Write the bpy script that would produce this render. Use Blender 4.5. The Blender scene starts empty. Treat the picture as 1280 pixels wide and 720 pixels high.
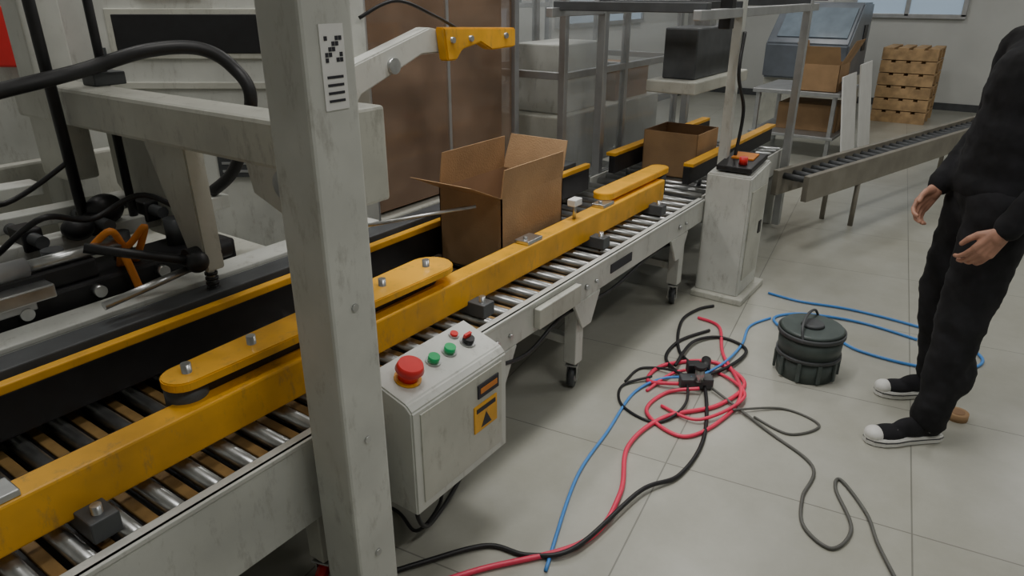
import bpy, bmesh, math, random
from mathutils import Vector, Matrix, Euler
random.seed(7)
scene = bpy.context.scene
YAW = math.radians(35.2)          # packing line runs along +X ; survey frame is turned by this
CS, SN = math.cos(YAW), math.sin(YAW)
def sv(p):
    """survey frame (across, ahead, up) -> hall frame (line axis, cross axis, up)"""
    x, y = p[0], p[1]
    z = p[2] if len(p) > 2 else 0.0
    return Vector((SN*x + CS*y, -CS*x + SN*y, z))
SVR = Matrix.Rotation(math.radians(-54.8), 4, 'Z')   # orientation of survey frame in hall frame

# ------------------------------------------------------------------ materials
def mat(name, col, rough=0.5, metal=0.0, var=0.06, scale=8.0, bump=0.0, bscale=60.0, emit=None, alpha=None, trans=0.0, dark=None, grime=0.0):
    m = bpy.data.materials.new(name); m.use_nodes = True
    nt = m.node_tree; b = nt.nodes['Principled BSDF']
    b.inputs['Roughness'].default_value = rough
    b.inputs['Metallic'].default_value = metal
    tc = nt.nodes.new('ShaderNodeTexCoord')
    n = nt.nodes.new('ShaderNodeTexNoise'); n.inputs['Scale'].default_value = scale; n.inputs['Detail'].default_value = 5
    nt.links.new(tc.outputs['Object'], n.inputs['Vector'])
    r = nt.nodes.new('ShaderNodeValToRGB')
    lo = dark if dark else [max(0, c*(1-var*2)) for c in col]
    hi = [min(1, c*(1+var)) for c in col]
    r.color_ramp.elements[0].position = 0.35; r.color_ramp.elements[1].position = 0.65
    r.color_ramp.elements[0].color = (*lo, 1); r.color_ramp.elements[1].color = (*hi, 1)
    nt.links.new(n.outputs['Fac'], r.inputs['Fac'])
    out = r.outputs['Color']
    if grime > 0:
        n3 = nt.nodes.new('ShaderNodeTexNoise'); n3.inputs['Scale'].default_value = 22; n3.inputs['Detail'].default_value = 9; n3.inputs['Roughness'].default_value = .75
        mp = nt.nodes.new('ShaderNodeMapping'); mp.inputs['Scale'].default_value = (1, 1, .35)
        nt.links.new(tc.outputs['Object'], mp.inputs['Vector']); nt.links.new(mp.outputs['Vector'], n3.inputs['Vector'])
        r3 = nt.nodes.new('ShaderNodeValToRGB'); r3.color_ramp.elements[0].position = .54; r3.color_ramp.elements[1].position = .72
        r3.color_ramp.elements[0].color = (0, 0, 0, 1); r3.color_ramp.elements[1].color = (grime, grime, grime, 1)
        nt.links.new(n3.outputs['Fac'], r3.inputs['Fac'])
        mx = nt.nodes.new('ShaderNodeMixRGB'); nt.links.new(r3.outputs['Color'], mx.inputs[0]); nt.links.new(out, mx.inputs[1])
        mx.inputs[2].default_value = (.14, .12, .09, 1); out = mx.outputs[0]
    nt.links.new(out, b.inputs['Base Color'])
    if bump > 0:
        n2 = nt.nodes.new('ShaderNodeTexNoise'); n2.inputs['Scale'].default_value = bscale
        nt.links.new(tc.outputs['Object'], n2.inputs['Vector'])
        bp = nt.nodes.new('ShaderNodeBump'); bp.inputs['Strength'].default_value = bump; bp.inputs['Distance'].default_value = 0.01
        nt.links.new(n2.outputs['Fac'], bp.inputs['Height']); nt.links.new(bp.outputs['Normal'], b.inputs['Normal'])
    if emit:
        b.inputs['Emission Color'].default_value = (*col, 1); b.inputs['Emission Strength'].default_value = emit
    if trans: b.inputs['Transmission Weight'].default_value = trans
    if alpha is not None: b.inputs['Alpha'].default_value = alpha
    return m
WHITE = mat('powder_white', (0.60, 0.61, 0.57), 0.45, 0, 0.07, 4, grime=.45)
CREAM = mat('cream_metal', (0.53, 0.53, 0.47), 0.45, 0, 0.09, 4, grime=.5)
YEL = mat('safety_yellow', (0.82, 0.41, 0.02), 0.42, 0, 0.12, 5, grime=.55)
BLK = mat('black_rubber', (0.016, 0.016, 0.018), 0.45, 0, 0.1, 20)
DGREY = mat('dark_grey', (0.07, 0.075, 0.08), 0.5, 0, 0.1, 12)
STEEL = mat('steel', (0.55, 0.56, 0.56), 0.28, 0.9, 0.08, 20)
ALU = mat('aluminium', (0.5, 0.51, 0.52), 0.4, 0.7, 0.05, 10)
BRASS = mat('ochre_slat', (0.36, 0.22, 0.08), 0.5, 0.2, 0.12, 20)
CARD = mat('cardboard', (0.40, 0.25, 0.13), 0.85, 0, 0.08, 6, 0.2, 150)
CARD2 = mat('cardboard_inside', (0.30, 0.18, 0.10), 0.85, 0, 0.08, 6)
RED = mat('signal_red', (0.75, 0.03, 0.03), 0.3, 0, 0.05)
GREEN = mat('signal_green', (0.02, 0.45, 0.15), 0.3, 0, 0.05)
ORANGE = mat('orange_strap', (0.75, 0.25, 0.03), 0.5, 0, 0.1)
PAPER = mat('label_paper', (0.8, 0.8, 0.78), 0.6, 0, 0.02)
INK = mat('label_ink', (0.03, 0.03, 0.04), 0.6)
WOOD = mat('pallet_wood', (0.5, 0.33, 0.17), 0.8, 0, 0.15, 9)
ACRYL = mat('acrylic_guard', (0.62, 0.66, 0.68), 0.08, 0, 0.02, 3, alpha=0.25)
AMBER = mat('smoked_acrylic', (0.36, 0.25, 0.18), 0.10, 0, 0.2, 3, alpha=0.5)
GREYMC = mat('grey_hood', (0.16, 0.18, 0.21), 0.3, 0, 0.1, 4)
TAUPE = mat('taupe_rail', (0.25, 0.23, 0.19), 0.5, 0.1, 0.1, 6)
BUCKET = mat('green_grey_plastic', (0.07, 0.09, 0.085), 0.45, 0, 0.1, 10)
PINKH = mat('red_air_hose', (0.85, 0.05, 0.12), 0.35, 0, 0.05)
BLUEH = mat('blue_air_hose', (0.07, 0.28, 0.72), 0.35, 0, 0.05)
GREYH = mat('grey_cable', (0.12, 0.12, 0.11), 0.5)
CLOTH = mat('black_cloth', (0.012, 0.012, 0.015), 0.95, 0, 0.3, 10, 0.3, 14)
TROUS = mat('charcoal_trousers', (0.014, 0.014, 0.017), 0.95, 0, 0.3, 10, 0.3, 12)
SKIN = mat('skin', (0.50, 0.26, 0.18), 0.5, 0, 0.08, 30)
LIP = mat('lips', (0.42, 0.15, 0.13), 0.5)
HAIR = mat('black_hair', (0.012, 0.010, 0.010), 0.55, 0, 0.3, 60, 0.6, 120)
EYEW = mat('eye_white', (0.8, 0.78, 0.75), 0.2)
RUBW = mat('white_rubber', (0.75, 0.75, 0.72), 0.5, 0, 0.05)
WALLM = mat('wall_paint', (0.60, 0.61, 0.59), 0.85, 0, 0.03, 1.5)
CEILM = mat('ceiling_paint', (0.6, 0.6, 0.58), 0.9, 0, 0.03, 2)
GLASSW = mat('window_glass', (0.45, 0.58, 0.72), 0.1, 0, 0.05, 1, emit=0.3)
LAMP = mat('lamp_diffuser', (1.0, 0.98, 0.94), 0.5, 0, 0.0, 1, emit=3.0)
BLUEP = mat('blue_plastic', (0.06, 0.17, 0.38), 0.4, 0, 0.05)

def floor_mat():
    m = bpy.data.materials.new('floor_tiles'); m.use_nodes = True
    nt = m.node_tree; b = nt.nodes['Principled BSDF']; L = nt.links.new
    tc = nt.nodes.new('ShaderNodeTexCoord')
    mp = nt.nodes.new('ShaderNodeMapping'); mp.inputs['Rotation'].default_value[2] = math.radians(-8); mp.inputs['Location'].default_value = (0.25, 0.33, 0)
    L(tc.outputs['Object'], mp.inputs['Vector'])
    br = nt.nodes.new('ShaderNodeTexBrick'); br.offset = 0.0
    br.inputs['Scale'].default_value = 1.0; br.inputs['Brick Width'].default_value = 0.8; br.inputs['Row Height'].default_value = 0.8
    br.inputs['Mortar Size'].default_value = 0.003; br.inputs['Mortar Smooth'].default_value = 0.3
    br.inputs['Color1'].default_value = (0.47, 0.47, 0.42, 1); br.inputs['Color2'].default_value = (0.45, 0.45, 0.40, 1)
    br.inputs['Mortar'].default_value = (0.25, 0.25, 0.225, 1)
    L(mp.outputs['Vector'], br.inputs['Vector'])
    n = nt.nodes.new('ShaderNodeTexNoise'); n.inputs['Scale'].default_value = 2.2; n.inputs['Detail'].default_value = 10; n.inputs['Roughness'].default_value = .65
    L(tc.outputs['Object'], n.inputs['Vector'])
    r = nt.nodes.new('ShaderNodeValToRGB'); r.color_ramp.elements[0].position = .3; r.color_ramp.elements[1].position = .7
    r.color_ramp.elements[0].color = (0.76, 0.75, 0.71, 1); r.color_ramp.elements[1].color = (1, 1, 1, 1)
    L(n.outputs['Fac'], r.inputs['Fac'])
    mx = nt.nodes.new('ShaderNodeMixRGB'); mx.blend_type = 'MULTIPLY'; mx.inputs[0].default_value = 1
    L(br.outputs['Color'], mx.inputs[1]); L(r.outputs['Color'], mx.inputs[2]); L(mx.outputs[0], b.inputs['Base Color'])
    b.inputs['Roughness'].default_value = 0.3
    return m
FLOORM = floor_mat()

# ------------------------------------------------------------------ mesh builder
class B:
    def __init__(s): s.bm = bmesh.new(); s.mats = []
    def mi(s, m):
        if m not in s.mats: s.mats.append(m)
        return s.mats.index(m)
    def add(s, tb, m, smooth=False):
        i = s.mi(m)
        for f in tb.faces: f.material_index = i; f.smooth = smooth
        me = bpy.data.meshes.new('tmp'); tb.to_mesh(me); tb.free()
        s.bm.from_mesh(me); bpy.data.meshes.remove(me)
    def box(s, x, y, z, m, bev=0.004, rot=None):
        c = Vector(((x[0]+x[1])/2, (y[0]+y[1])/2, (z[0]+z[1])/2))
        return s.obox(c, (abs(x[1]-x[0]), abs(y[1]-y[0]), abs(z[1]-z[0])), m, rot, bev)
    def obox(s, c, size, m, rot=None, bev=0.004):
        tb = bmesh.new()
        R = rot.to_4x4() if rot is not None else Matrix.Identity(4)
        bmesh.ops.create_cube(tb, size=1, matrix=Matrix.Translation(Vector(c)) @ R @ Matrix.Diagonal((*size, 1)))
        bv = min(bev, min(size)*0.3)
        if bv > 0.0004:
            bmesh.ops.bevel(tb, geom=tb.edges[:], offset=bv, segments=2, affect='EDGES', profile=0.5)
        s.add(tb, m)
    def beam(s, p, q, w, h, m, bev=0.004):
        p, q = Vector(p), Vector(q); d = q-p; L = d.length; d.normalize()
        up = Vector((0, 0, 1)) if abs(d.z) < 0.95 else Vector((0, 1, 0))
        side = up.cross(d).normalized(); u2 = d.cross(side)
        R = Matrix((d, side, u2)).transposed()
        s.obox((p+q)/2, (L, w, h), m, R, bev)
    def cyl(s, p, q, r, m, r2=None, seg=20):
        p, q = Vector(p), Vector(q); d = q-p
        tb = bmesh.new()
        M = Matrix.Translation((p+q)/2) @ d.to_track_quat('Z', 'Y').to_matrix().to_4x4()
        bmesh.ops.create_cone(tb, cap_ends=True, segments=seg, radius1=r, radius2=r if r2 is None else r2, depth=d.length, matrix=M)
        i = s.mi(m)
        for f in tb.faces: f.smooth = len(f.verts) == 4
        me = bpy.data.meshes.new('tmp')
        for f in tb.faces: f.material_index = i
        tb.to_mesh(me); tb.free(); s.bm.from_mesh(me); bpy.data.meshes.remove(me)
    def ball(s, c, r, m, rot=None):
        tb = bmesh.new()
        r = (r, r, r) if isinstance(r, (int, float)) else r
        R = rot.to_4x4() if rot is not None else Matrix.Identity(4)
        bmesh.ops.create_uvsphere(tb, u_segments=20, v_segments=12, radius=1, matrix=Matrix.Translation(Vector(c)) @ R @ Matrix.Diagonal((*r, 1)))
        s.add(tb, m, True)
    def prism(s, pts, ext, m, bev=0.0):
        tb = bmesh.new()
        vs = [tb.verts.new(Vector(p)) for p in pts]
        f = tb.faces.new(vs)
        r = bmesh.ops.extrude_face_region(tb, geom=[f])
        bmesh.ops.translate(tb, verts=[v for v in r['geom'] if isinstance(v, bmesh.types.BMVert)], vec=Vector(ext))
        bmesh.ops.recalc_face_normals(tb, faces=tb.faces[:])
        if bev: bmesh.ops.bevel(tb, geom=tb.edges[:], offset=bev, segments=2, affect='EDGES')
        s.add(tb, m)
    def tube(s, pts, r, m, seg=8, sub=8):
        P = smooth_path([Vector(p) for p in pts], sub)
        tb = bmesh.new(); rings = []
        up = Vector((0, 0, 1)); prev = None
        for i, p in enumerate(P):
            d = (P[min(i+1, len(P)-1)] - P[max(i-1, 0)])
            if d.length < 1e-9: d = Vector((1, 0, 0))
            d.normalize()
            if prev is None:
                a = up if abs(d.z) < .9 else Vector((1, 0, 0))
                n = (a - d*a.dot(d)).normalized()
            else:
                n = (prev - d*prev.dot(d)).normalized()
            prev = n; bnn = d.cross(n)
            rings.append([tb.verts.new(p + (n*math.cos(t)+bnn*math.sin(t))*r) for t in [2*math.pi*k/seg for k in range(seg)]])
        for a, b2 in zip(rings, rings[1:]):
            for k in range(seg): tb.faces.new((a[k], a[(k+1) % seg], b2[(k+1) % seg], b2[k]))
        tb.faces.new(rings[0][::-1]); tb.faces.new(rings[-1])
        bmesh.ops.recalc_face_normals(tb, faces=tb.faces[:])
        s.add(tb, m, True)
    def done(s, name, parent=None):
        me = bpy.data.meshes.new(name); s.bm.to_mesh(me); s.bm.free()
        for m in s.mats: me.materials.append(m)
        o = bpy.data.objects.new(name, me); scene.collection.objects.link(o)
        if parent: o.parent = parent
        return o
def smooth_path(P, sub):
    if len(P) < 3 or sub < 2: return P
    out = []
    for i in range(len(P)-1):
        p0 = P[max(i-1, 0)]; p1 = P[i]; p2 = P[i+1]; p3 = P[min(i+2, len(P)-1)]
        for k in range(sub):
            t = k/sub
            out.append(0.5*((2*p1)+(p2-p0)*t+(2*p0-5*p1+4*p2-p3)*t*t+(3*p1-p0-3*p2+p3)*t**3))
    out.append(P[-1]); return out
def caster(b, x, y, top, r=0.04, m=DGREY, yaw=0.3):
    d = Vector((-math.sin(yaw), math.cos(yaw), 0))
    c = Vector((x, y, r))
    b.cyl(c-d*0.014, c+d*0.014, r, m, seg=24)
    b.cyl(c-d*0.018, c+d*0.018, r*0.45, STEEL)
    f = Matrix.Rotation(yaw, 3, 'Z')
    for sgn in (-1, 1):
        b.obox(c + d*0.022*sgn + Vector((0, 0, r*0.55)), (0.035, 0.005, r*1.6), STEEL, f, 0.001)
    b.obox(c + Vector((0, 0, r*1.42)), (0.06, 0.055, 0.008), STEEL, f, 0.002)
    b.cyl((x, y, r*1.42), (x, y, top), 0.012, STEEL)

# ------------------------------------------------------------------ room shell
X0, X1, Y0, Y1, H = -2.6, 12.0, -3.2, 4.6, 4.0
def slab(name, x, y, z, m):
    b = B(); b.box(x, y, z, m, 0); return b.done(name)
slab('floor', (X0, X1), (Y0, Y1), (-0.1, 0), FLOORM)
slab('ceiling', (X0, X1), (Y0, Y1), (H, H+0.1), CEILM)
slab('wall_back', (X0, X1), (Y1, Y1+0.12), (0, H), WALLM)
slab('wall_front', (X0, X1), (Y0-0.12, Y0), (0, H), WALLM)
slab('wall_left', (X0-0.12, X0), (Y0, Y1), (0, H), WALLM)
slab('wall_right', (X1, X1+0.12), (Y0, Y1), (0, H), WALLM)
slab('baseboard_right', (X1-0.015, X1), (-.2, Y1-.02), (0, 0.1), DGREY)
slab('baseboard_back', (X0+.02, X1-.02), (Y1-0.015, Y1), (0, 0.1), DGREY)
def window(name, x, z, yw):
    b = B()
    b.box(x, (yw-0.03, yw-0.012), z, GLASSW, 0)
    for zz in (z[0], (z[0]+z[1])/2, z[1]): b.box((x[0]-.03, x[1]+.03), (yw-0.06, yw), (zz-.025, zz+.025), ALU)
    for xx in (x[0], (x[0]+x[1])/2, x[1]): b.box((xx-.025, xx+.025), (yw-0.06, yw), z, ALU)
    return b.done(name)
window('window_1', (4.2, 6.4), (1.2, 2.8), Y1)
window('window_2', (7.4, 9.6), (1.2, 2.8), Y1)
b = B()   # window in end wall
b.box((X1-.03, X1-.012), (0.9, 2.3), (1.25, 2.6), GLASSW, 0)
for zz in (1.25, 2.6): b.box((X1-.06, X1), (.87, 2.33), (zz-.03, zz+.03), ALU)
for yy in (.9, 1.6, 2.3): b.box((X1-.06, X1), (yy-.03, yy+.03), (1.25, 2.6), ALU)
b.done('window_3')
XD = X1-.004
b = B()
b.box((XD-.05, XD), (-1.35, -0.35), (0.004, 2.1), CREAM, .004)
for yy in (-1.4, -0.3): b.box((XD-.08, XD), (yy-.05, yy+.05), (0, 2.15), DGREY)
b.box((XD-.08, XD), (-1.45, -0.25), (2.1, 2.2), DGREY)
b.cyl((XD-.12, -1.25, 1.0), (XD-.12, -1.12, 1.0), .012, STEEL); b.cyl((XD-.12, -1.25, 1.0), (XD-.04, -1.25, 1.0), .012, STEEL)
b.done('door_1')
LP = ((1.2, -1.2), (1.2, 1.4), (1.2, 3.4), (5.0, -1.2), (5.0, 1.4), (5.0, 3.4), (9.0, -1.2), (9.0, 2.6))
for (x, y) in LP:
    b = B()
    b.box((x-.6, x+.6), (y-.17, y+.17), (H-.07, H-.002), WHITE, .01)
    b.box((x-.57, x+.57), (y-.15, y+.15), (H-.08, H-.065), LAMP, .004)
    b.done('ceiling_lamp')

# ------------------------------------------------------------------ roller conveyor with side belts
W0, W1, ZB = 1.28, 2.02, 0.555
root = bpy.data.objects.new('carton_sealing_conveyor', None); scene.collection.objects.link(root)
b = B()
for (a, c, zl) in ((-1.6, 1.05, 0.30), (1.05, 3.62, 0.43)):
    b.box((a, c), (W0, W0+0.012), (zl, ZB), WHITE, .002)
    b.box((a, c), (W0-0.006, W0+0.035), (ZB-0.012, ZB), WHITE, .002)
    b.box((a, c), (W1-0.012, W1), (zl, ZB), WHITE, .002)
b.box((-1.6, 3.62), (W0+.03, W1-.02), (0.44, 0.465), DGREY, .002)
b.box((-1.58, 3.6), (W0+.06, W0+.10), (0.40, 0.44), WHITE, .002)
for x in (-1.2, 0.96, 2.34, 3.42):
    for y in (W0+0.05, W1-0.06):
        b.box((x-.03, x+.03), (y-.03, y+.03), (0.12, 0.5), WHITE if x > 1 else CREAM, .004)
        caster(b, x, y, 0.14, 0.045, RED if x == 0.96 else DGREY)
    b.box((x-.02, x+.02), (W0+.05, W1-.06), (0.2, 0.24), WHITE)
for x in (1.72, 2.34, 3.3):
    b.prism([(x-.10, W0-.004, .43), (x+.12, W0-.004, .43), (x+.05, W0-.004, .30), (x-.02, W0-.004, .30)], (0, .012, 0), WHITE, .002)
    b.cyl((x, W0-.012, .48), (x, W0, .48), .012, STEEL)
    b.cyl((x+.08, W0-.012, .48), (x+.08, W0, .48), .008, STEEL)
b.box((1.95, 2.25), (W0-.03, W0), (.45, .53), CREAM, .004)
b.box((2.55, 2.75), (W0-.004, W0), (.47, .51), INK, .0)
b.tube([(1.6, W0-.01, .44), (1.9, W0+.0, .36), (2.2, W0+.02, .40), (2.6, W0+.02, .37), (3.0, W0+.02, .41), (3.4, W0+.03, .38)], .008, BLK)
b.done('conveyor_frame', root)
b = B()
x = -1.52
while x < 3.6:
    b.cyl((x, W0+.035, ZB-.020), (x, W1-.03, ZB-.020), .021, STEEL, seg=14)
    b.cyl((x, W0+.012, ZB-.020), (x, W0+.036, ZB-.020), .008, BLK, seg=8)
    b.box((x+.034, x+.062), (W0+.045, W1-.05), (ZB-.055, ZB-.022), BRASS, .003)
    b.box((x+.024, x+.034), (W0+.04, W1-.045), (ZB-.07, ZB-.03), BLK, .001)
    x += 0.096
b.done('rollers', root)
b = B()
b.box((-1.5, 3.35), (1.40, 1.475), (0.592, 0.70), YEL, .006)
b.box((-1.5, 3.35), (1.475, 1.50), (0.60, 0.685), BLK, .004)
for x in (-1.0, -.2, 0.45, 1.75, 2.6, 3.2):
    b.box((x-.03, x+.03), (1.33, 1.44), (.56, .61), DGREY, .003)
    b.cyl((x, 1.36, .54), (x, 1.36, .63), .011, STEEL)
for x in (0.30, 2.15, 2.75):
    b.box((x-.05, x+.05), (1.405, 1.47), (.70, .716), STEEL, .003)
    b.cyl((x-.02, 1.44, .71), (x-.02, 1.44, .726), .009, STEEL)
def stadium(cx0, cx1, cy, r0, r1, z, n=10):
    P = [(cx0+r0*math.cos(t), cy+r0*math.sin(t), z) for t in [math.pi/2+math.pi*k/n for k in range(n+1)]]
    P += [(cx1+r1*math.cos(t), cy+r1*math.sin(t), z) for t in [-math.pi/2+math.pi*k/n for k in range(n+1)]]
    return P
b.prism(stadium(0.74, 1.62, 1.475, .052, .075, .738), (0, 0, .024), YEL, .003)
b.prism(stadium(0.76, 1.60, 1.50, .045, .050, .66), (0, 0, .075), BLK, .003)
for x in (.75, .93, 1.12, 1.4, 1.6):
    b.cyl((x, 1.475, .705), (x, 1.475, .785), .012, STEEL)
b.cyl((.745, 1.485, .655), (.745, 1.485, .735), .05, DGREY, seg=28)
b.prism(stadium(2.82, 3.42, 1.47, .05, .05, .715), (0, 0, .03), YEL, .003)
b.cyl((3.42, 1.48, .62), (3.42, 1.48, .715), .05, DGREY, seg=28)
b.done('near_side_beam', root)
b = B()
b.box((-1.5, 3.35), (1.84, 1.872), (0.70, 0.725), YEL, .004)
b.box((-1.5, 3.35), (1.845, 1.90), (0.58, 0.70), BLK, .004)
b.box((-1.5, 3.3), (1.90, 1.99), (0.60, 0.735), DGREY, .004)
b.box((-1.5, 1.9), (1.99, 2.10), (0.735, 0.75), WHITE, .003)
b.box((-1.5, 1.9), (1.99, 2.02), (0.56, 0.735), WHITE, .003)
for x in (-.9, -.2, .5, 1.1, 1.8, 2.5, 3.1):
    b.box((x-.03, x+.03), (1.88, 1.99), (.56, .62), DGREY, .003)
b.done('far_side_beam', root)
b = B()
b.cyl((1.62, 1.90, .80), (1.98, 1.56, .86), .007, STEEL)
b.box((1.58, 1.66), (1.88, 1.96), (.735, .83), DGREY)
b.cyl((2.5, 1.44, .70), (2.5, 1.44, .78), .008, STEEL); b.box((2.47, 2.53), (1.42, 1.46), (.76, .79), PAPER)
b.done('sensor_rods', root)

# ------------------------------------------------------------------ gantry of the sealing machine
b = B()
b.box((.895, 1.025), (1.105, 1.235), (0.03, 2.35), WHITE, .008)
b.box((.86, 1.06), (1.07, 1.262), (0, .03), WHITE, .004)
b.box((1.08, 1.21), (2.72, 2.85), (0.03, 2.35), WHITE, .008)
b.box((1.04, 1.25), (2.68, 2.89), (0, .03), WHITE, .004)
b.box((.96, 1.15), (1.12, 2.84), (2.25, 2.35), WHITE, .006)
b.box((1.03, 1.15), (1.24, 2.8), (1.20, 1.32), CREAM, .012)
b.box((1.024, 1.16), (1.17, 1.30), (1.14, 1.36), CREAM, .008)
b.box((1.04, 1.14), (2.55, 2.75), (1.0, 1.25), CREAM, .01)
b.prism([(1.22, 2.16, 1.28), (1.22, 2.62, 1.28), (1.22, 2.62, .95), (1.22, 2.45, .80), (1.22, 2.16, .80)], (.03, 0, 0), CREAM, .004)
b.prism([(1.18, 1.34, 1.30), (1.18, 1.80, 1.30), (1.18, 1.74, 1.06), (1.18, 1.52, .98), (1.18, 1.34, 1.04)], (.04, 0, 0), WHITE, .004)
b.cyl((1.14, 1.55, 1.12), (1.24, 1.55, 1.12), .04, STEEL, seg=28)
b.prism([(1.10, 2.16, 1.22), (1.10, 1.93, 1.22), (1.10, 1.915, .80), (1.10, 1.985, .80)], (.06, 0, 0), CREAM, .004)
b.cyl((1.06, 1.95, .85), (1.2, 1.95, .85), .03, BLK); b.cyl((1.13, 1.95, .70), (1.13, 1.95, .86), .012, STEEL)
for k in range(7): b.cyl((1.13, 1.95, .715+k*.016), (1.13, 1.95, .722+k*.016), .02, BLK, seg=14)
b.ball((1.08, 1.93, .84), .035, BLK)
b.cyl((1.08, 1.93, .84), (0.83, 2.06, .93), .014, BLK); b.cyl((1.08, 1.95, .82), (0.8, 1.95, .79), .012, STEEL)
b.box((.935, .995), (1.1020, 1.106), (1.38, 1.54), PAPER, 0)
for i in range(5):
    for j in range(5):
        if (i*3+j*5) % 4 < 2: b.box((.945+i*.009, .952+i*.009), (1.1005, 1.103), (1.47+j*.01, 1.478+j*.01), INK, 0)
for j in range(4): b.box((.945, .985), (1.1005, 1.103), (1.395+j*.015, 1.4+j*.015), INK, 0)
b.box((.94, .99), (1.102, 1.106), (1.60, 1.66), PAPER, 0)
b.box((.95, .98), (1.100, 1.103), (1.615, 1.64), RED, 0)
for z in (.25, .6, .95, 1.9): b.cyl((.96, 1.1, z), (.96, 1.108, z), .009, STEEL)
b.done('machine_gantry', root)

# ------------------------------------------------------------------ control box
b = B()
b.prism([(1.11, 1.10, .26), (1.11, 1.265, .26), (1.11, 1.265, .655), (1.11, 1.12, .61), (1.11, 1.10, .59)], (.42, 0, 0), WHITE, .005)
b.box((1.14, 1.50), (1.096, 1.101), (.29, .575), CREAM, .002)
tilt = Matrix.Rotation(math.radians(17), 3, 'X'); nrm = tilt @ Vector((0, 0, 1))
def btn(x, y, r, m, h, ring=None):
    z = .61+(y-1.12)*.31; p = Vector((x, y, z))
    if ring: b.cyl(p, p+nrm*.006, r*1.35, ring, seg=24)
    b.cyl(p, p+nrm*h, r, m, seg=24)
btn(1.19, 1.185, .028, RED, .045, YEL); p = Vector((1.19, 1.185, .63)); b.cyl(p+nrm*.035, p+nrm*.055, .04, RED, r2=.034, seg=28)
btn(1.30, 1.19, .017, GREEN, .022, STEEL); btn(1.37, 1.19, .017, GREEN, .022, STEEL)
btn(1.45, 1.185, .018, BLK, .02, STEEL); b.obox(Vector((1.45, 1.185, .655)), (.03, .01, .016), RED, tilt, .002)
btn(1.44, 1.23, .012, RED, .012, STEEL)
b.box((1.36, 1.47), (1.092, 1.098), (.39, .48), YEL, .001)
b.prism([(1.39, 1.0915, .40), (1.44, 1.0915, .40), (1.415, 1.0915, .445)], (0, .002, 0), INK)
b.box((1.37, 1.46), (1.0905, 1.093), (.456, .47), INK, 0)
b.box((1.38, 1.48), (1.092, 1.098), (.50, .545), INK, .001)
b.box((1.39, 1.47), (1.0905, 1.093), (.515, .532), ORANGE, 0)
b.box((1.2, 1.45), (1.262, 1.282), (.45, .54), CREAM)
for x in (1.2, 1.3, 1.4): b.cyl((x, 1.18, .235), (x, 1.18, .262), .013, BLK)
b.tube([(1.2, 1.18, .24), (1.2, 1.19, .15), (1.28, 1.22, .05), (1.5, 1.30, .01), (1.75, 1.4, .008), (1.9, 1.5, .008)], .007, BLK)
b.tube([(1.3, 1.18, .24), (1.31, 1.2, .12), (1.25, 1.25, .03), (1.30, 1.40, .008), (1.25, 1.6, .008), (1.42, 1.8, .008)], .006, BLK)
b.done('control_box', root)

# ------------------------------------------------------------------ carton erector mechanism on the far side
b = B()
b.box((.1, 1.35), (2.14, 2.34), (.70, .80), BLK, .01)
b.box((-.6, .9), (2.16, 2.30), (.80, .86), BLK, .008)
b.beam((-.4, 2.40, .86), (1.5, 2.40, .86), .06, .05, WHITE)
b.beam((-.4, 2.62, .92), (1.5, 2.55, .90), .08, .05, WHITE)
b.beam((-.4, 2.78, 1.0), (1.0, 2.72, .97), .10, .04, WHITE)
b.beam((-.4, 2.12, .80), (.7, 2.13, .79), .03, .03, ALU)
b.box((-.5, 1.6), (2.2, 2.95), (.60, .66), CREAM, .01)
b.box((-.5, 1.6), (2.90, 2.95), (.66, 1.02), CREAM, .01)
for x in (-.35, 1.4):
    for y in (2.28, 2.86): b.box((x-.035, x+.035), (y-.035, y+.035), (0, .6), CREAM)
for x in (-.2, .3, .62, .82, 1.02, 1.2):
    b.box((x-.03, x+.03), (2.36, 2.46), (.86, .93), BLK, .006); b.cyl((x, 2.3, .90), (x, 2.52, .90), .02, DGREY)
    b.cyl((x, 2.25, .80), (x, 2.25, .89), .03, DGREY)
    b.cyl((x+.05, 2.14, .77), (x+.05, 2.11, .77), .018, STEEL)
b.ball((1.06, 2.4, .93), (.06, .05, .05), BLK); b.ball((.95, 2.36, .9), (.05, .04, .04), BLK)
b.cyl((.7, 2.18, .88), (.98, 2.18, .88), .018, STEEL); b.cyl((.5, 2.18, .88), (.72, 2.18, .88), .028, ALU)
b.cyl((1.15, 2.4, .86), (1.15, 2.4, 2.1), .014, BLK)
b.cyl((1.0, 2.42, .86), (0.99, 2.42, 2.1), .017, BLK)
b.box((1.1, 1.2), (2.36, 2.44), (1.32, 1.36), DGREY)
b.tube([(.55, 2.3, 1.30), (.8, 2.3, 1.34), (1.05, 2.35, 1.37), (1.25, 2.3, 1.42), (1.4, 2.25, 1.42), (1.48, 2.2, 1.36), (1.5, 2.15, 1.25), (1.5, 2.3, 1.0), (1.45, 2.4, .9)], .022, BLK, 10)
b.tube([(.9, 2.22, .86), (.95, 2.15, .93), (1.0, 2.18, .86), (1.05, 2.14, .92), (1.03, 2.2, .80)], .011, ORANGE)
b.tube([(.98, 2.2, .80), (.96, 2.12, .86), (.98, 2.1, .72)], .012, ORANGE)
b.tube([(.7, 2.3, .9), (.8, 2.2, 1.0), (.95, 2.25, .95), (1.1, 2.2, 1.0), (1.2, 2.05, .9)], .009, BLK)
b.tube([(.4, 2.5, .9), (.6, 2.4, 1.05), (.8, 2.45, 1.0), (1.0, 2.42, 1.1)], .008, BLK)
b.box((.55, .75), (2.10, 2.16), (.80, .84), STEEL); b.box((.1, .3), (2.10, 2.16), (.80, .84), STEEL)
b.done('carton_erector_mechanism', root)

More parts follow.
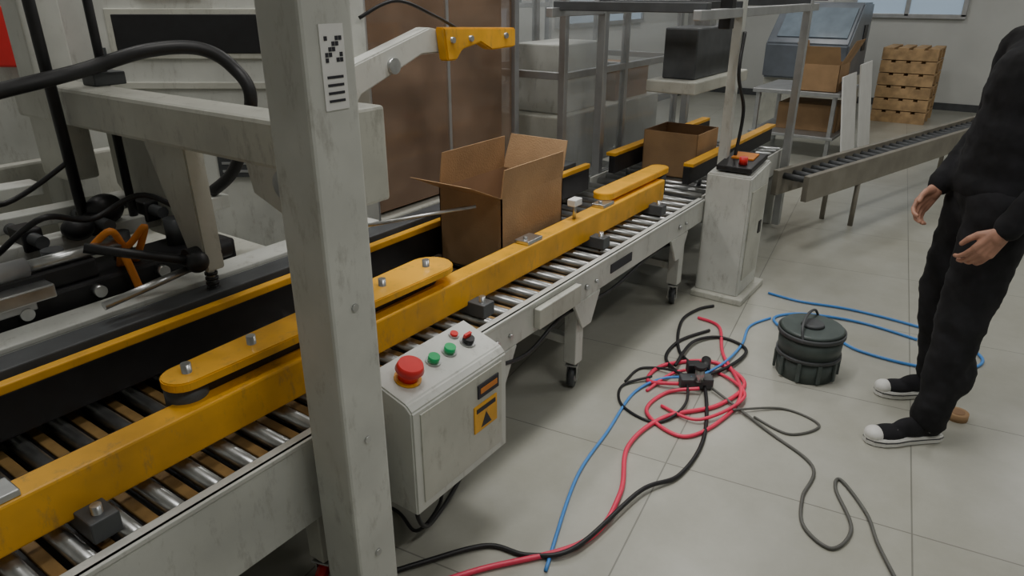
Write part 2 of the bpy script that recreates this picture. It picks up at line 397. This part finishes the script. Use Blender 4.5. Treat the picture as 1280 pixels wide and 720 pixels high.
# back cabinet (faces the aisle)
b = B()
def cb(cx, cy, cz, sx, sy, sz, m, bev=.006): b.obox(sv((cx, cy, cz)), (sx, sy, sz), m, SVR.to_3x3(), bev)
cb(-1.90, 3.75, .98, 1.7, .6, 1.96, WHITE, .015)
cb(-1.48, 3.443, 1.41, .70, .02, .17, BLK, .004)
cb(-1.48, 3.447, 1.41, .76, .02, .22, CREAM, .004)
cb(-1.9, 3.445, .75, .02, .012, 1.2, DGREY, .002)
cb(-1.5, 3.445, 1.18, .9, .015, .03, CREAM, .002)
cb(-2.28, 3.40, 1.40, .22, .08, .26, RED, .01)
cb(-1.55, 3.43, 1.6, .3, .01, .05, YEL, .002)
cb(-1.75, 3.44, 1.02, .05, .02, .12, BLK, .002)
cb(-1.3, 3.44, .85, .3, .012, .22, DGREY, .002)
for k in range(5): cb(-1.3, 3.436, .77+k*.04, .26, .012, .012, ALU, .001)
b.done('electrical_cabinet')

# ------------------------------------------------------------------ flap folding arm (white + yellow)
b = B()
b.box((1.93, 2.03), (2.12, 2.22), (0, 1.62), WHITE, .006)
b.box((1.88, 2.08), (2.07, 2.27), (0, .02), WHITE, .004)
b.prism([(1.62, 1.99, 1.23), (1.80, 1.99, 1.34), (2.25, 1.99, 1.46), (2.37, 1.99, 1.44), (2.37, 1.99, 1.36), (2.2, 1.99, 1.36), (1.86, 1.99, 1.24), (1.75, 1.99, 1.10), (1.66, 1.99, 1.10)], (0, .07, 0), WHITE, .006)
b.box((1.93, 2.03), (2.05, 2.14), (1.27, 1.36), CREAM)
b.prism([(2.28, 1.94, 1.46), (2.78, 1.94, 1.44), (2.78, 1.94, 1.36), (2.60, 1.94, 1.355), (2.52, 1.94, 1.39), (2.40, 1.94, 1.37), (2.36, 1.94, 1.33), (2.30, 1.94, 1.33)], (0, .05, 0), YEL, .006)
for x in (2.33, 2.45, 2.7): b.cyl((x, 1.93, 1.41), (x, 2.0, 1.41), .012, STEEL)
b.cyl((2.03, 1.975, 1.33), (2.03, 2.0, 1.33), .03, STEEL)
b.tube([(1.98, 2.1, 1.5), (2.1, 2.02, 1.56), (2.3, 2.0, 1.5), (2.45, 1.97, 1.43)], .007, BLK)
b.done('flap_folding_arm', root)

# ------------------------------------------------------------------ open carton
def carton(name, x, y, z, flaps, base_rot=0):
    b = B(); t = .005
    cx, cy = (x[0]+x[1])/2, (y[0]+y[1])/2
    b.box(x, y, (z[0], z[0]+t), CARD, 0)
    b.box(x, (y[0], y[0]+t), z, CARD, 0); b.box(x, (y[1]-t, y[1]), z, CARD2, 0)
    b.box((x[0], x[0]+t), y, z, CARD, 0); b.box((x[1]-t, x[1]), y, z, CARD2, 0)
    for side, ang, L in flaps:
        a = math.radians(ang); dz = math.cos(a)*L; do = math.sin(a)*L
        if side == 'x0': P = [(x[0], y[0], z[1]), (x[0], y[1], z[1]), (x[0]-do, y[1]-.01, z[1]+dz), (x[0]-do, y[0]+.01, z[1]+dz)]; e = (t, 0, 0)
        if side == 'x1': P = [(x[1]-t, y[0], z[1]), (x[1]-t, y[1], z[1]), (x[1]-t+do, y[1]-.01, z[1]+dz), (x[1]-t+do, y[0]+.01, z[1]+dz)]; e = (t, 0, 0)
        if side == 'y0': P = [(x[0], y[0], z[1]), (x[1], y[0], z[1]), (x[1]-.01, y[0]-do, z[1]+dz), (x[0]+.01, y[0]-do, z[1]+dz)]; e = (0, t, 0)
        if side == 'y1': P = [(x[0], y[1]-t, z[1]), (x[1], y[1]-t, z[1]), (x[1]-.01, y[1]-t+do, z[1]+dz), (x[0]+.01, y[1]-t+do, z[1]+dz)]; e = (0, t, 0)
        b.prism(P, e, CARD)
    b.box((cx-.08, cx+.02), (y[0]-.001, y[0]), (z[0]+.28*(z[1]-z[0]), z[0]+.36*(z[1]-z[0])), INK, 0)
    return b.done(name)
carton('open_carton', (2.08, 2.52), (1.515, 1.825), (.557, .87), [('x0', 66, .19), ('y0', 4, .11), ('y1', -5, .14), ('x1', 20, .15)])

# ------------------------------------------------------------------ cardboard magazine
b = B()
for i in range(22):
    o = random.uniform(-.012, .012)
    b.box((2.22+o, 3.25+o), (2.36+i*.0145, 2.368+i*.0145), (.62+random.uniform(0, .01), 1.72+o), CARD if i % 3 else CARD2, 0)
b.box((2.15, 3.35), (2.30, 2.75), (.56, .61), CREAM, .006)
for x in (2.19, 3.31):
    for y in (2.32, 2.73): b.box((x-.02, x+.02), (y-.02, y+.02), (0, 1.95), ALU, .003)
b.box((2.17, 3.33), (2.30, 2.34), (1.89, 1.93), ALU); b.box((2.17, 3.33), (2.71, 2.75), (1.89, 1.93), ALU)
b.box((2.74, 2.76), (2.315, 2.33), (.6, 1.9), ALU, .002)
b.box((2.22, 3.28), (2.318, 2.324), (.64, 1.88), AMBER, 0)
b.done('cardboard_blank_magazine')

# ------------------------------------------------------------------ guard frame
b = B()
gx = (3.50, 4.25, 5.1)
for x in gx:
    for y in (2.12, 2.8): b.box((x-.02, x+.02), (y-.02, y+.02), (0, 1.8), ALU, .003)
for z in (.5, 1.15, 1.78):
    for y in (2.12, 2.8): b.box((3.5, 5.1), (y-.018, y+.018), (z-.02, z+.02), ALU, .003)
    for x in gx: b.box((x-.018, x+.018), (2.12, 2.8), (z-.02, z+.02), ALU, .003)
for y in (2.12, 2.8): b.box((3.52, 5.08), (y-.003, y+.003), (.52, 1.76), ACRYL, 0)
b.box((3.6, 5.0), (2.2, 2.7), (.55, .9), CREAM, .01)
b.box((3.7, 4.2), (2.25, 2.6), (.9, 1.30), WHITE, .01)
b.box((4.4, 4.9), (2.25, 2.6), (.9, 1.12), CARD2, .003)
b.done('safety_guard_frame')

b = B()   # steel shelving with boxes along the back wall
for x in (3.3, 4.6, 5.9):
    for y in (3.75, 4.35): b.box((x-.025, x+.025), (y-.025, y+.025), (0, 2.2), ALU, .003)
for z in (.15, .8, 1.45, 2.1):
    b.box((3.28, 5.92), (3.73, 4.37), (z, z+.04), ALU, .003)
    if z < 2:
        x = 3.36
        while x < 5.6:
            w_ = random.uniform(.25, .45); h_ = random.uniform(.22, .5)
            b.box((x, x+w_), (3.8, 4.3), (z+.04, z+.04+h_), random.choice([CARD, CARD2, WHITE, CREAM, DGREY, WHITE]), .004); x += w_+random.uniform(.02, .1)
b.done('storage_shelving')
b = B()
b.box((X1-.03, X1-.004), (2.6, 3.3), (1.3, 1.9), PAPER, .003); b.box((X1-.034, X1-.03), (2.65, 3.25), (1.75, 1.85), BLUEP, 0)
for k in range(5): b.box((X1-.034, X1-.03), (2.68, 3.2), (1.38+k*.065, 1.39+k*.065), INK, 0)
b.done('notice_board')
b = B(); b.box((X0+.5, X1-.5), (4.48, 4.58), (2.95, 3.02), ALU, .004)
for x in (1, 3, 5, 7, 9, 11): b.box((x-.02, x+.02), (4.5, 4.595), (2.85, 3.1), ALU)
for k in range(3): b.tube([(X0+.6, 4.50+k*.025, 3.03), (3, 4.5+k*.025, 3.035), (X1-.6, 4.5+k*.025, 3.03)], .01, BLK)
b.done('cable_tray')

# ------------------------------------------------------------------ outfeed sealing machine
root2 = bpy.data.objects.new('outfeed_carton_sealer', None); scene.collection.objects.link(root2)
b = B()
b.box((3.66, 5.3), (1.30, 1.312), (.40, .56), WHITE, .002); b.box((3.66, 5.3), (2.0, 2.012), (.40, .56), WHITE, .002)
b.box((3.66, 5.3), (1.32, 1.99), (.44, .46), DGREY, .002)
x = 3.72
while x < 5.28:
    b.cyl((x, 1.33, .535), (x, 1.98, .535), .02, STEEL, seg=12); x += .1
for x in (4.35, 5.2):
    for y in (1.34, 1.96): b.box((x-.03, x+.03), (y-.03, y+.03), (0, .5), WHITE)
b.prism([(3.62, 1.04, .03), (3.94, 1.04, .03), (3.94, 1.04, .74), (3.62, 1.04, .70)], (0, .24, 0), WHITE, .008)
b.box((3.58, 3.98), (1.0, 1.29), (0, .035), CREAM, .006)
b.obox((3.78, 1.15, .745), (.27, .19, .03), BLK, Matrix.Rotation(math.radians(-7), 3, 'Y'), .006)
b.cyl((3.70, 1.12, .75), (3.70, 1.12, .79), .022, RED); b.obox((3.82, 1.15, .768), (.10, .12, .012), ORANGE, Matrix.Rotation(math.radians(-7), 3, 'Y'), .002)
b.box((3.66, 3.9), (1.034, 1.04), (.12, .62), CREAM, .002); b.box((3.83, 3.87), (1.028, 1.035), (.35, .42), BLK, .002)
for x in (3.78, 5.1):
    for y in (1.255, 2.03): b.box((x-.025, x+.025), (y-.025, y+.025), (.03 if x > 4 else .5, 1.78), WHITE if x < 4 and y < 2 else ALU, .004)
b.box((3.2, 5.3), (1.235, 1.275), (1.47, 1.515), ALU, .004); b.box((3.2, 5.3), (2.01, 2.05), (1.47, 1.515), ALU, .004)
for x in (3.3, 3.78, 5.1): b.box((x-.03, x+.03), (1.24, 2.05), (1.50, 1.545), DGREY, .004)
b.box((4.0, 4.7), (1.55, 1.75), (1.12, 1.40), DGREY, .01); b.box((3.9, 4.8), (1.50, 1.8), (1.05, 1.12), CREAM, .008)
b.box((4.3, 4.4), (1.6, 1.7), (1.39, 1.52), STEEL)
b.box((3.68, 5.2), (1.40, 1.44), (.60, .70), BLK, .004); b.box((3.68, 5.2), (1.86, 1.9), (.60, .70), BLK, .004)
b.box((3.68, 5.2), (1.38, 1.44), (.70, .72), YEL, .003); b.box((3.68, 5.2), (1.86, 1.92), (.70, .72), YEL, .003)
for x in (3.9, 4.9):
    for y in (1.42, 1.88): b.cyl((x, y, .55), (x, y, .62), .012, STEEL)
b.cyl((3.78, 1.255, 1.78), (3.78, 1.255, 1.86), .03, BLK); b.box((3.6, 3.66), (1.24, 1.3), (1.42, 1.58), BLK)
b.tube([(3.78, 1.22, 1.4), (3.70, 1.2, 1.2), (3.85, 1.2, 1.0), (3.8, 1.2, .76)], .009, BLK)
b.beam((3.94, 1.06, .10), (4.35, 1.18, .42), .03, .03, WHITE)
b.done('sealer_body', root2)
c = carton('queued_carton', (3.97, 4.30), (1.48, 1.82), (.557, .82), [])
c.parent = root2

# ------------------------------------------------------------------ diagonal transfer rail conveyor
b = B()
p, q = Vector((4.78, 1.125, .40)), Vector((10.4, -.413, .40)); d = (q-p).normalized(); n = Vector((-d.y, d.x, 0))
for o in (-.11, .11): b.beam(p+n*o, q+n*o, .04, .17, TAUPE, .004)
L = (q-p).length; k = .08
while k < L-.05:
    c = p+d*k; b.cyl(c-n*.09+Vector((0, 0, .04)), c+n*.09+Vector((0, 0, .04)), .022, DGREY, seg=10); k += .12
for k in (.75, 2.85, 4.6, L-.15):
    for o in (-.11, .11):
        c = p+d*k+n*o; b.cyl((c.x, c.y, 0), (c.x, c.y, .36), .018, TAUPE)
b.done('transfer_conveyor')

# far goods
b = B()
b.box((7.6, 8.5), (1.45, 2.3), (.62, .66), ALU)
for x in (7.65, 8.45):
    for y in (1.5, 2.25): b.box((x-.02, x+.02), (y-.02, y+.02), (0, .62), ALU)
b.box((7.6, 8.5), (1.45, 2.3), (.2, .23), ALU)
b.box((7.9, 8.4), (1.5, 2.1), (.23, .5), CARD, .004)
b.done('work_table')
carton('open_carton.001', (7.65, 8.1), (1.5, 1.9), (.661, .92), [('x0', 30, .2), ('y0', 25, .25), ('y1', 10, .2)])
b = B()
b.obox((7.72, 1.36, .42), (.60, .015, .84), PAPER, Matrix.Rotation(math.radians(-8), 3, 'X'), .002)
b.obox((8.40, 1.34, .45), (.60, .015, .90), PAPER, Matrix.Rotation(math.radians(-8), 3, 'X'), .002)
b.done('leaning_white_panels')
b = B()
b.box((9.3, 10.3), (1.75, 2.7), (0, .6), CREAM, .01)
b.prism([(9.2, 1.75, .6), (10.3, 1.75, .6), (10.3, 1.75, 1.45), (9.75, 1.75, 1.45), (9.2, 1.75, 1.0)], (0, .95, 0), GREYMC, .02)
b.obox((9.47, 2.2, 1.235), (.5, .8, .01), mat('screen_glass', (.22, .27, .32), .1), Matrix.Rotation(math.radians(-39.5), 3, 'Y'), .002)
b.box((9.9, 10.1), (1.74, 1.75), (.9, 1.2), BLK, 0)
b.done('shrink_wrap_machine')
b = B()
for k in range(6):
    z = .02+k*.155
    for j in range(4): b.box((10.45, 11.2), (.95+j*.17, 1.07+j*.17), (z+.10, z+.125), WOOD, .002)
    for j in range(3): b.box((10.45+j*.33, 10.54+j*.33), (.95, 1.58), (z+(-.02), z+.10), WOOD, .002)
b.done('wooden_pallet_stack')

# ------------------------------------------------------------------ vacuum canister on the floor
b = B(); c = sv((1.33, 2.80))
def ring(z0, z1, r0, r1, m): b.cyl((c.x, c.y, z0), (c.x, c.y, z1), r0, m, r2=r1, seg=40)
ring(0, .10, .125, .13, BUCKET); ring(.10, .115, .138, .138, DGREY); ring(.115, .20, .132, .136, BUCKET)
ring(.20, .218, .143, .143, DGREY); ring(.218, .232, .138, .128, BUCKET); ring(.232, .246, .05, .045, DGREY)
for k in range(10):
    a = k*math.pi/5; b.obox((c.x+.134*math.cos(a), c.y+.134*math.sin(a), .055), (.012, .018, .09), BUCKET, Matrix.Rotation(a, 3, 'Z'), .003)
b.tube([(c.x+.14, c.y, .2), (c.x+.11, c.y+.02, .26), (c.x, c.y+.03, .275), (c.x-.11, c.y+.02, .26), (c.x-.14, c.y, .2)], .006, DGREY)
b.done('vacuum_pump_canister')

# ------------------------------------------------------------------ hoses (one tangle on the floor)
b = B()
def hose(pts, r, m):
    b.tube([sv((p[0], p[1], (p[2] if len(p) > 2 else r+.001))) for p in pts], r, m, 8, 10)
hose([(1.46, 3.68), (1.60, 3.56), (1.82, 3.46), (2.035, 3.29), (2.18, 3.11), (2.2, 2.90), (2.05, 2.80), (1.85, 2.84), (1.66, 2.985), (1.58, 3.15), (1.40, 3.2), (1.38, 3.35), (1.55, 3.4), (1.8, 3.3), (2.0, 3.1)], .007, BLUEH)
hose([(.10, 1.60), (.227, 2.03), (.377, 2.323), (.52, 2.6), (.66, 2.70, .02), (.78, 2.66, .05)], .006, BLUEH)
hose([(1.36, 3.35), (1.22, 3.25), (1.12, 3.05), (.98, 2.85, .02), (.84, 2.70, .04)], .006, BLUEH)
hose([(-.28, 1.52), (-.1, 1.60), (.226, 1.717), (.37, 1.944), (.44, 2.218), (.613, 2.41), (.855, 2.50), (1.02, 2.68), (.93, 2.87), (.70, 2.84), (.60, 2.70), (.72, 2.64, .03)], .009, PINKH)
hose([(.98, 3.35), (1.06, 3.24), (1.0, 2.95), (.98, 2.6, .02), (.847, 2.40), (.66, 2.28), (.55, 2.45), (.66, 2.6), (.8, 2.60, .03)], .008, PINKH)
hose([(.62, 2.5), (.75, 2.38, .02), (.98, 2.55, .025), (.92, 2.78), (.74, 2.76, .02), (.58, 2.62)], .007, PINKH)
hose([(1.10, 3.50), (1.0, 3.45), (.88, 3.3), (.80, 2.985), (.84, 2.7, .02), (.75, 2.3), (.60, 2.05), (.439, 1.944, .022), (.198, 1.683, .02), (.05, 1.66), (-.08, 1.70), (-.28, 1.62, .015), (-.45, 1.55)], .008, BLK)
hose([(1.0, 3.2), (.82, 3.08), (.72, 2.9), (.78, 2.72, .02), (.95, 2.78, .02), (1.12, 2.98), (1.04, 3.12), (.88, 3.05, .02), (.74, 2.8, .03)], .008, BLK)
hose([(.50, 2.70), (.6, 2.82), (.75, 2.72, .03), (.72, 2.5, .02), (.58, 2.38), (.46, 2.5), (.48, 2.66), (.62, 2.72, .02)], .006, BLK)
hose([(.86, 2.62, .02), (1.0, 2.323), (1.09, 2.1), (.99, 1.93), (.94, 1.79), (.989, 1.69), (1.09, 1.78), (1.12, 1.97), (1.16, 2.02), (1.17, 1.85), (1.14, 1.70), (1.12, 1.5)], .006, GREYH)
hose([(.90, 2.45, .02), (1.12, 2.48), (1.22, 2.36), (1.08, 2.30), (.98, 2.42)], .005, GREYH)
c = sv((.80, 2.66)); R = SVR.to_3x3()
b.obox((c.x, c.y, .03), (.14, .06, .05), DGREY, R, .006); b.obox((c.x+.04, c.y+.03, .07), (.06, .05, .05), BLK, R, .006)
b.cyl((c.x-.02, c.y-.02, .05), (c.x-.02, c.y-.02, .11), .02, STEEL); b.cyl((c.x-.02, c.y-.02, .11), (c.x-.02, c.y-.02, .125), .025, BLK)
b.cyl((c.x+.1, c.y, .035), (c.x+.2, c.y+.03, .035), .022, BLK)
b.done('tangled_air_hoses')
b = B(); c = sv((1.80, 2.42))
b.cyl((c.x, c.y, 0), (c.x, c.y, .03), .04, CARD, seg=28); b.cyl((c.x, c.y, .0305), (c.x, c.y, .0315), .026, CARD2, seg=28)
b.done('packing_tape_roll')

# ------------------------------------------------------------------ PERSON
def blob(parts, voxel, name, m, smooth=6, wrinkle=0.0):
    b = B()
    for p in parts:
        if p[0] == 'cap':
            _, a, c, r1, r2 = p
            b.ball(a, r1, m); b.ball(c, r2, m); b.cyl(a, c, r1, m, r2=r2, seg=24)
        else: b.ball(p[1], p[2], m, p[3] if len(p) > 3 else None)
    o = b.done(name+'_src')
    md = o.modifiers.new('r', 'REMESH'); md.mode = 'VOXEL'; md.voxel_size = voxel; md.use_smooth_shade = True
    s = o.modifiers.new('s', 'SMOOTH'); s.iterations = smooth; s.factor = .5
    if wrinkle:
        tx = bpy.data.textures.new(name+'_folds', 'CLOUDS'); tx.noise_scale = .09; tx.noise_depth = 2
        e = bpy.data.objects.new(name+'_map', None); scene.collection.objects.link(e); e.scale = (1, 1, .55); e.rotation_euler = (.5, .3, 0)
        dm = o.modifiers.new('d', 'DISPLACE'); dm.texture = tx; dm.texture_coords = 'OBJECT'; dm.texture_coords_object = e; dm.strength = wrinkle; dm.mid_level = .5
    dg = bpy.context.evaluated_depsgraph_get(); dg.update()
    me = bpy.data.meshes.new_from_object(o.evaluated_get(dg)); me.name = name
    bpy.data.objects.remove(o)
    if wrinkle: bpy.data.objects.remove(e)
    me.materials.clear(); me.materials.append(m)
    for pl in me.polygons: pl.use_smooth = True; pl.material_index = 0
    ob = bpy.data.objects.new(name, me); scene.collection.objects.link(ob)
    return ob
person = bpy.data.objects.new('standing_worker', None); scene.collection.objects.link(person)
R3 = SVR.to_3x3()
DY = -.035
def pv(p): return sv((p[0]-.015, p[1]+DY, p[2]))
def E(c, r): return ('ell', pv(c), r, R3)
def C(p, q, r1, r2): return ('cap', pv(p), pv(q), r1, r2)
hipL, hipR = (1.71, 2.375, .90), (1.74, 2.55, .90)
knL, knR = (1.645, 2.34, .48), (1.72, 2.60, .49)
anL, anR = (1.615, 2.315, .10), (1.80, 2.625, .10)
tr = [E((1.735, 2.46, .95), (.130, .165, .13)), E((1.76, 2.46, .88), (.135, .165, .12)),
      C(hipL, knL, .112, .084), C(hipR, knR, .112, .084), C(knL, anL, .082, .062), C(knR, anR, .082, .062),
      E((1.66, 2.335, .28), (.082, .074, .12)), E((1.775, 2.61, .28), (.082, .074, .12)),
      C((1.608, 2.315, .13), (1.612, 2.315, .085), .070, .064), C((1.79, 2.625, .13), (1.795, 2.625, .085), .070, .064)]
o = blob(tr, .012, 'trousers', TROUS, 6, .022); o.parent = person
shL, shR = (1.785, 2.275, 1.41), (1.81, 2.645, 1.41)
elL, elR = (1.80, 2.215, 1.12), (1.81, 2.70, 1.12)
wrL, wrR = (1.625, 2.215, .885), (1.60, 2.585, .935)
jk = [E((1.745, 2.46, .97), (.152, .187, .10)), E((1.755, 2.46, 1.12), (.145, .175, .20)), E((1.775, 2.46, 1.28), (.143, .188, .18)),
      E((1.75, 2.46, 1.04), (.148, .182, .13)),
      E((1.80, 2.46, 1.38), (.115, .185, .10)), C(shL, (1.80, 2.46, 1.44), .066, .078), C(shR, (1.80, 2.46, 1.44), .066, .078),
      C(shL, elL, .074, .062), C(shR, elR, .074, .062), C(elL, wrL, .061, .043), C(elR, wrR, .061, .043),
      C((1.795, 2.46, 1.44), (1.785, 2.46, 1.50), .072, .064)]
o = blob(jk, .011, 'jacket', CLOTH, 5, .016); o.parent = person
hb = Vector((1.755, 2.46, 1.65)); tl = Matrix.Rotation(math.radians(-14), 3, 'Y')
def h(x, y, z):
    v = tl @ Vector((-x, -y, z)); return (hb.x+v.x, hb.y+v.y, hb.z+v.z)
HR = R3 @ tl
def HE(c, r): return ('ell', pv(h(*c)), r, HR)
hd = [HE((-.015, 0, .03), (.100, .079, .092)), HE((.02, 0, -.03), (.077, .066, .087)), HE((.045, 0, -.085), (.042, .042, .035)),
      ('cap', pv(h(-.02, 0, -.06)), pv((1.785, 2.46, 1.47)), .055, .058),
      HE((.092, 0, -.018), (.012, .009, .024)), HE((.098, 0, -.032), (.015, .015, .010)),
      HE((.052, .034, -.03), (.03, .026, .03)), HE((.052, -.034, -.03), (.03, .026, .03)),
      HE((.078, 0, .026), (.012, .044, .010)), HE((.085, 0, -.060), (.012, .024, .012)),
      HE((-.01, .078, -.008), (.020, .010, .032)), HE((-.01, -.078, -.008), (.020, .010, .032))]
o = blob(hd, .004, 'head', SKIN, 4); o.parent = person
hr = [HE((-.03, 0, .042), (.102, .088, .090)), HE((-.05, 0, .0), (.075, .084, .085)), HE((.012, 0, .082), (.072, .070, .045))]
o = blob(hr, .005, 'hair', HAIR, 4); o.parent = person
b = B()
for sy in (-.031, .031):
    b.ball(pv(h(.079, sy, .004)), (.010, .0145, .0065), EYEW, HR); b.ball(pv(h(.0875, sy, .003)), (.003, .0058, .0058), INK, HR)
    b.ball(pv(h(.087, sy, .024)), (.007, .018, .004), HAIR, HR)
b.ball(pv(h(.094, 0, -.057)), (.006, .022, .004), LIP, HR); b.ball(pv(h(.093, 0, -.065)), (.007, .019, .005), LIP, HR)
b.done('face_details', person)
def hand(name, wr, dvec, palm, thumb):
    d = Vector(dvec).normalized(); n = Vector(palm); n = (n-d*n.dot(d)).normalized()
    t = d.cross(n)
    if t.dot(Vector(thumb)) < 0: t = -t
    w = Vector(wr)
    def q(a, bb, c): v = w+d*a+t*bb+n*c; return pv((v.x, v.y, v.z))
    parts = [('cap', q(-.05, 0, 0), q(.02, 0, 0), .029, .025)]
    for y, l in ((.027, .082), (.009, .086), (-.009, .083), (-.026, .076)):
        parts.append(('cap', q(.012, y*.6, 0), q(l, y, .002), .017, .0125))
    for y, L0, sp, rr in ((.029, .040, .05, .0092), (.0095, .045, .01, .0095), (-.0095, .042, -.02, .0092), (-.027, .034, -.06, .0082)):
        base = (.082 if y > 0 else .078, y, .002); a = math.radians(22); pos = base
        for i, seg in enumerate((L0, L0*.62, L0*.52)):
            nx = (pos[0]+math.cos(a)*seg, pos[1]+sp*seg*3*.3, pos[2]+math.sin(a)*seg)
            parts.append(('cap', q(*pos), q(*nx), rr*(1-.08*i), rr*(1-.08*(i+1)))); pos = nx; a += math.radians(26)
    parts.append(('cap', q(.018, .018, .006), q(.045, .044, .016), .0165, .0125))
    parts.append(('cap', q(.045, .044, .016), q(.072, .054, .024), .0120, .0105))
    parts.append(('cap', q(.072, .054, .024), q(.096, .055, .034), .0103, .0085))
    o = blob(parts, .003, name, SKIN, 2); o.parent = person
hand('left_hand', (1.612, 2.216, .868), (-.45, .12, -.80), (.25, 1, 0), (-1, 0, -.2))
hand('right_hand', (1.585, 2.576, .918), (-.62, -.2, -.62), (.2, -1, -.1), (-.7, 0, .3))
def shoe(name, heel, L, yaw):
    b = B(); hx = Vector(heel)
    Rz = Matrix.Rotation(math.radians(yaw), 3, 'Z')
    def q(x, y, z): v = Rz @ Vector((-x, y, 0)); return pv((hx.x+v.x, hx.y+v.y, z))
    prof = [(0, .022), (.02, .032), (.08, .034), (.14, .038), (.19, .047), (.23, .046), (.265, .034), (.285, .012)]
    s = L/.285
    P = [(x*s, w*1.08) for x, w in prof] + [(x*s, -w*1.08) for x, w in reversed(prof)]
    b.prism([q(x, w, .001) for x, w in P], (0, 0, .032), RUBW, .004)
    b.prism([q(x, w*1.03, .020) for x, w in P], (0, 0, .004), INK)
    b.done(name+'_sole', person)
    RR = R3 @ Rz
    parts = [('ell', q(.05, 0, .06), (.05, .036, .05), RR), ('ell', q(.12, 0, .055), (.08, .038, .042), RR), ('ell', q(.2*s, 0, .037), (.075, .044, .032), RR),
             ('cap', q(.06, 0, .06), q(.055, 0, .12), .042, .044)]
    o = blob(parts, .005, name+'_upper', CLOTH, 3); o.parent = person
    b = B(); b.ball(q(.25*s, 0, .038), (.038, .039, .028), RUBW, RR)
    for i in range(5): b.cyl(q(.11+.02*i, -.022, .092-.008*i), q(.11+.02*i, .022, .092-.008*i), .004, RUBW, seg=8)
    b.cyl(q(.07, -.045, .075), q(.07, -.0385, .075), .018, RUBW)
    b.done(name+'_trim', person)
shoe('left_shoe', (1.665, 2.315, 0), .30, 4)
shoe('right_shoe', (1.86, 2.625, 0), .29, -4)

# ------------------------------------------------------------------ lights
def area(loc, size, e, col=(1, .98, .94), sy=None, rot=(0, 0, 0)):
    l = bpy.data.lights.new('lamp', 'AREA'); l.energy = e; l.size = size; l.color = col
    if sy: l.shape = 'RECTANGLE'; l.size_y = sy
    o = bpy.data.objects.new('hall_light', l); o.location = loc; o.rotation_euler = rot; scene.collection.objects.link(o)
for (x, y) in LP:
    area((x, y, H-.09), 1.14, 25, sy=.3)
sp = bpy.data.lights.new('added_centre_spot', 'SPOT'); sp.energy = 230; sp.spot_size = math.radians(54); sp.spot_blend = 1; sp.shadow_soft_size = .5; sp.color = (1, .98, .95)  # added spot with no fixture, makes a brighter pool mid-line
so = bpy.data.objects.new('added_centre_spot', sp); so.location = (2.5, 1.3, 3.85); scene.collection.objects.link(so)
w = bpy.data.worlds.new('World'); scene.world = w; w.use_nodes = True
w.node_tree.nodes['Background'].inputs[0].default_value = (.7, .75, .8, 1); w.node_tree.nodes['Background'].inputs[1].default_value = .25

# ------------------------------------------------------------------ camera
cd = bpy.data.cameras.new('camera'); cd.lens = 24.75; cd.sensor_width = 36; cd.clip_start = .05
co = bpy.data.objects.new('camera', cd); co.location = (0, 0, 1.6)
co.rotation_euler = (math.radians(67), 0, math.radians(-54.8)); scene.collection.objects.link(co)
scene.camera = co
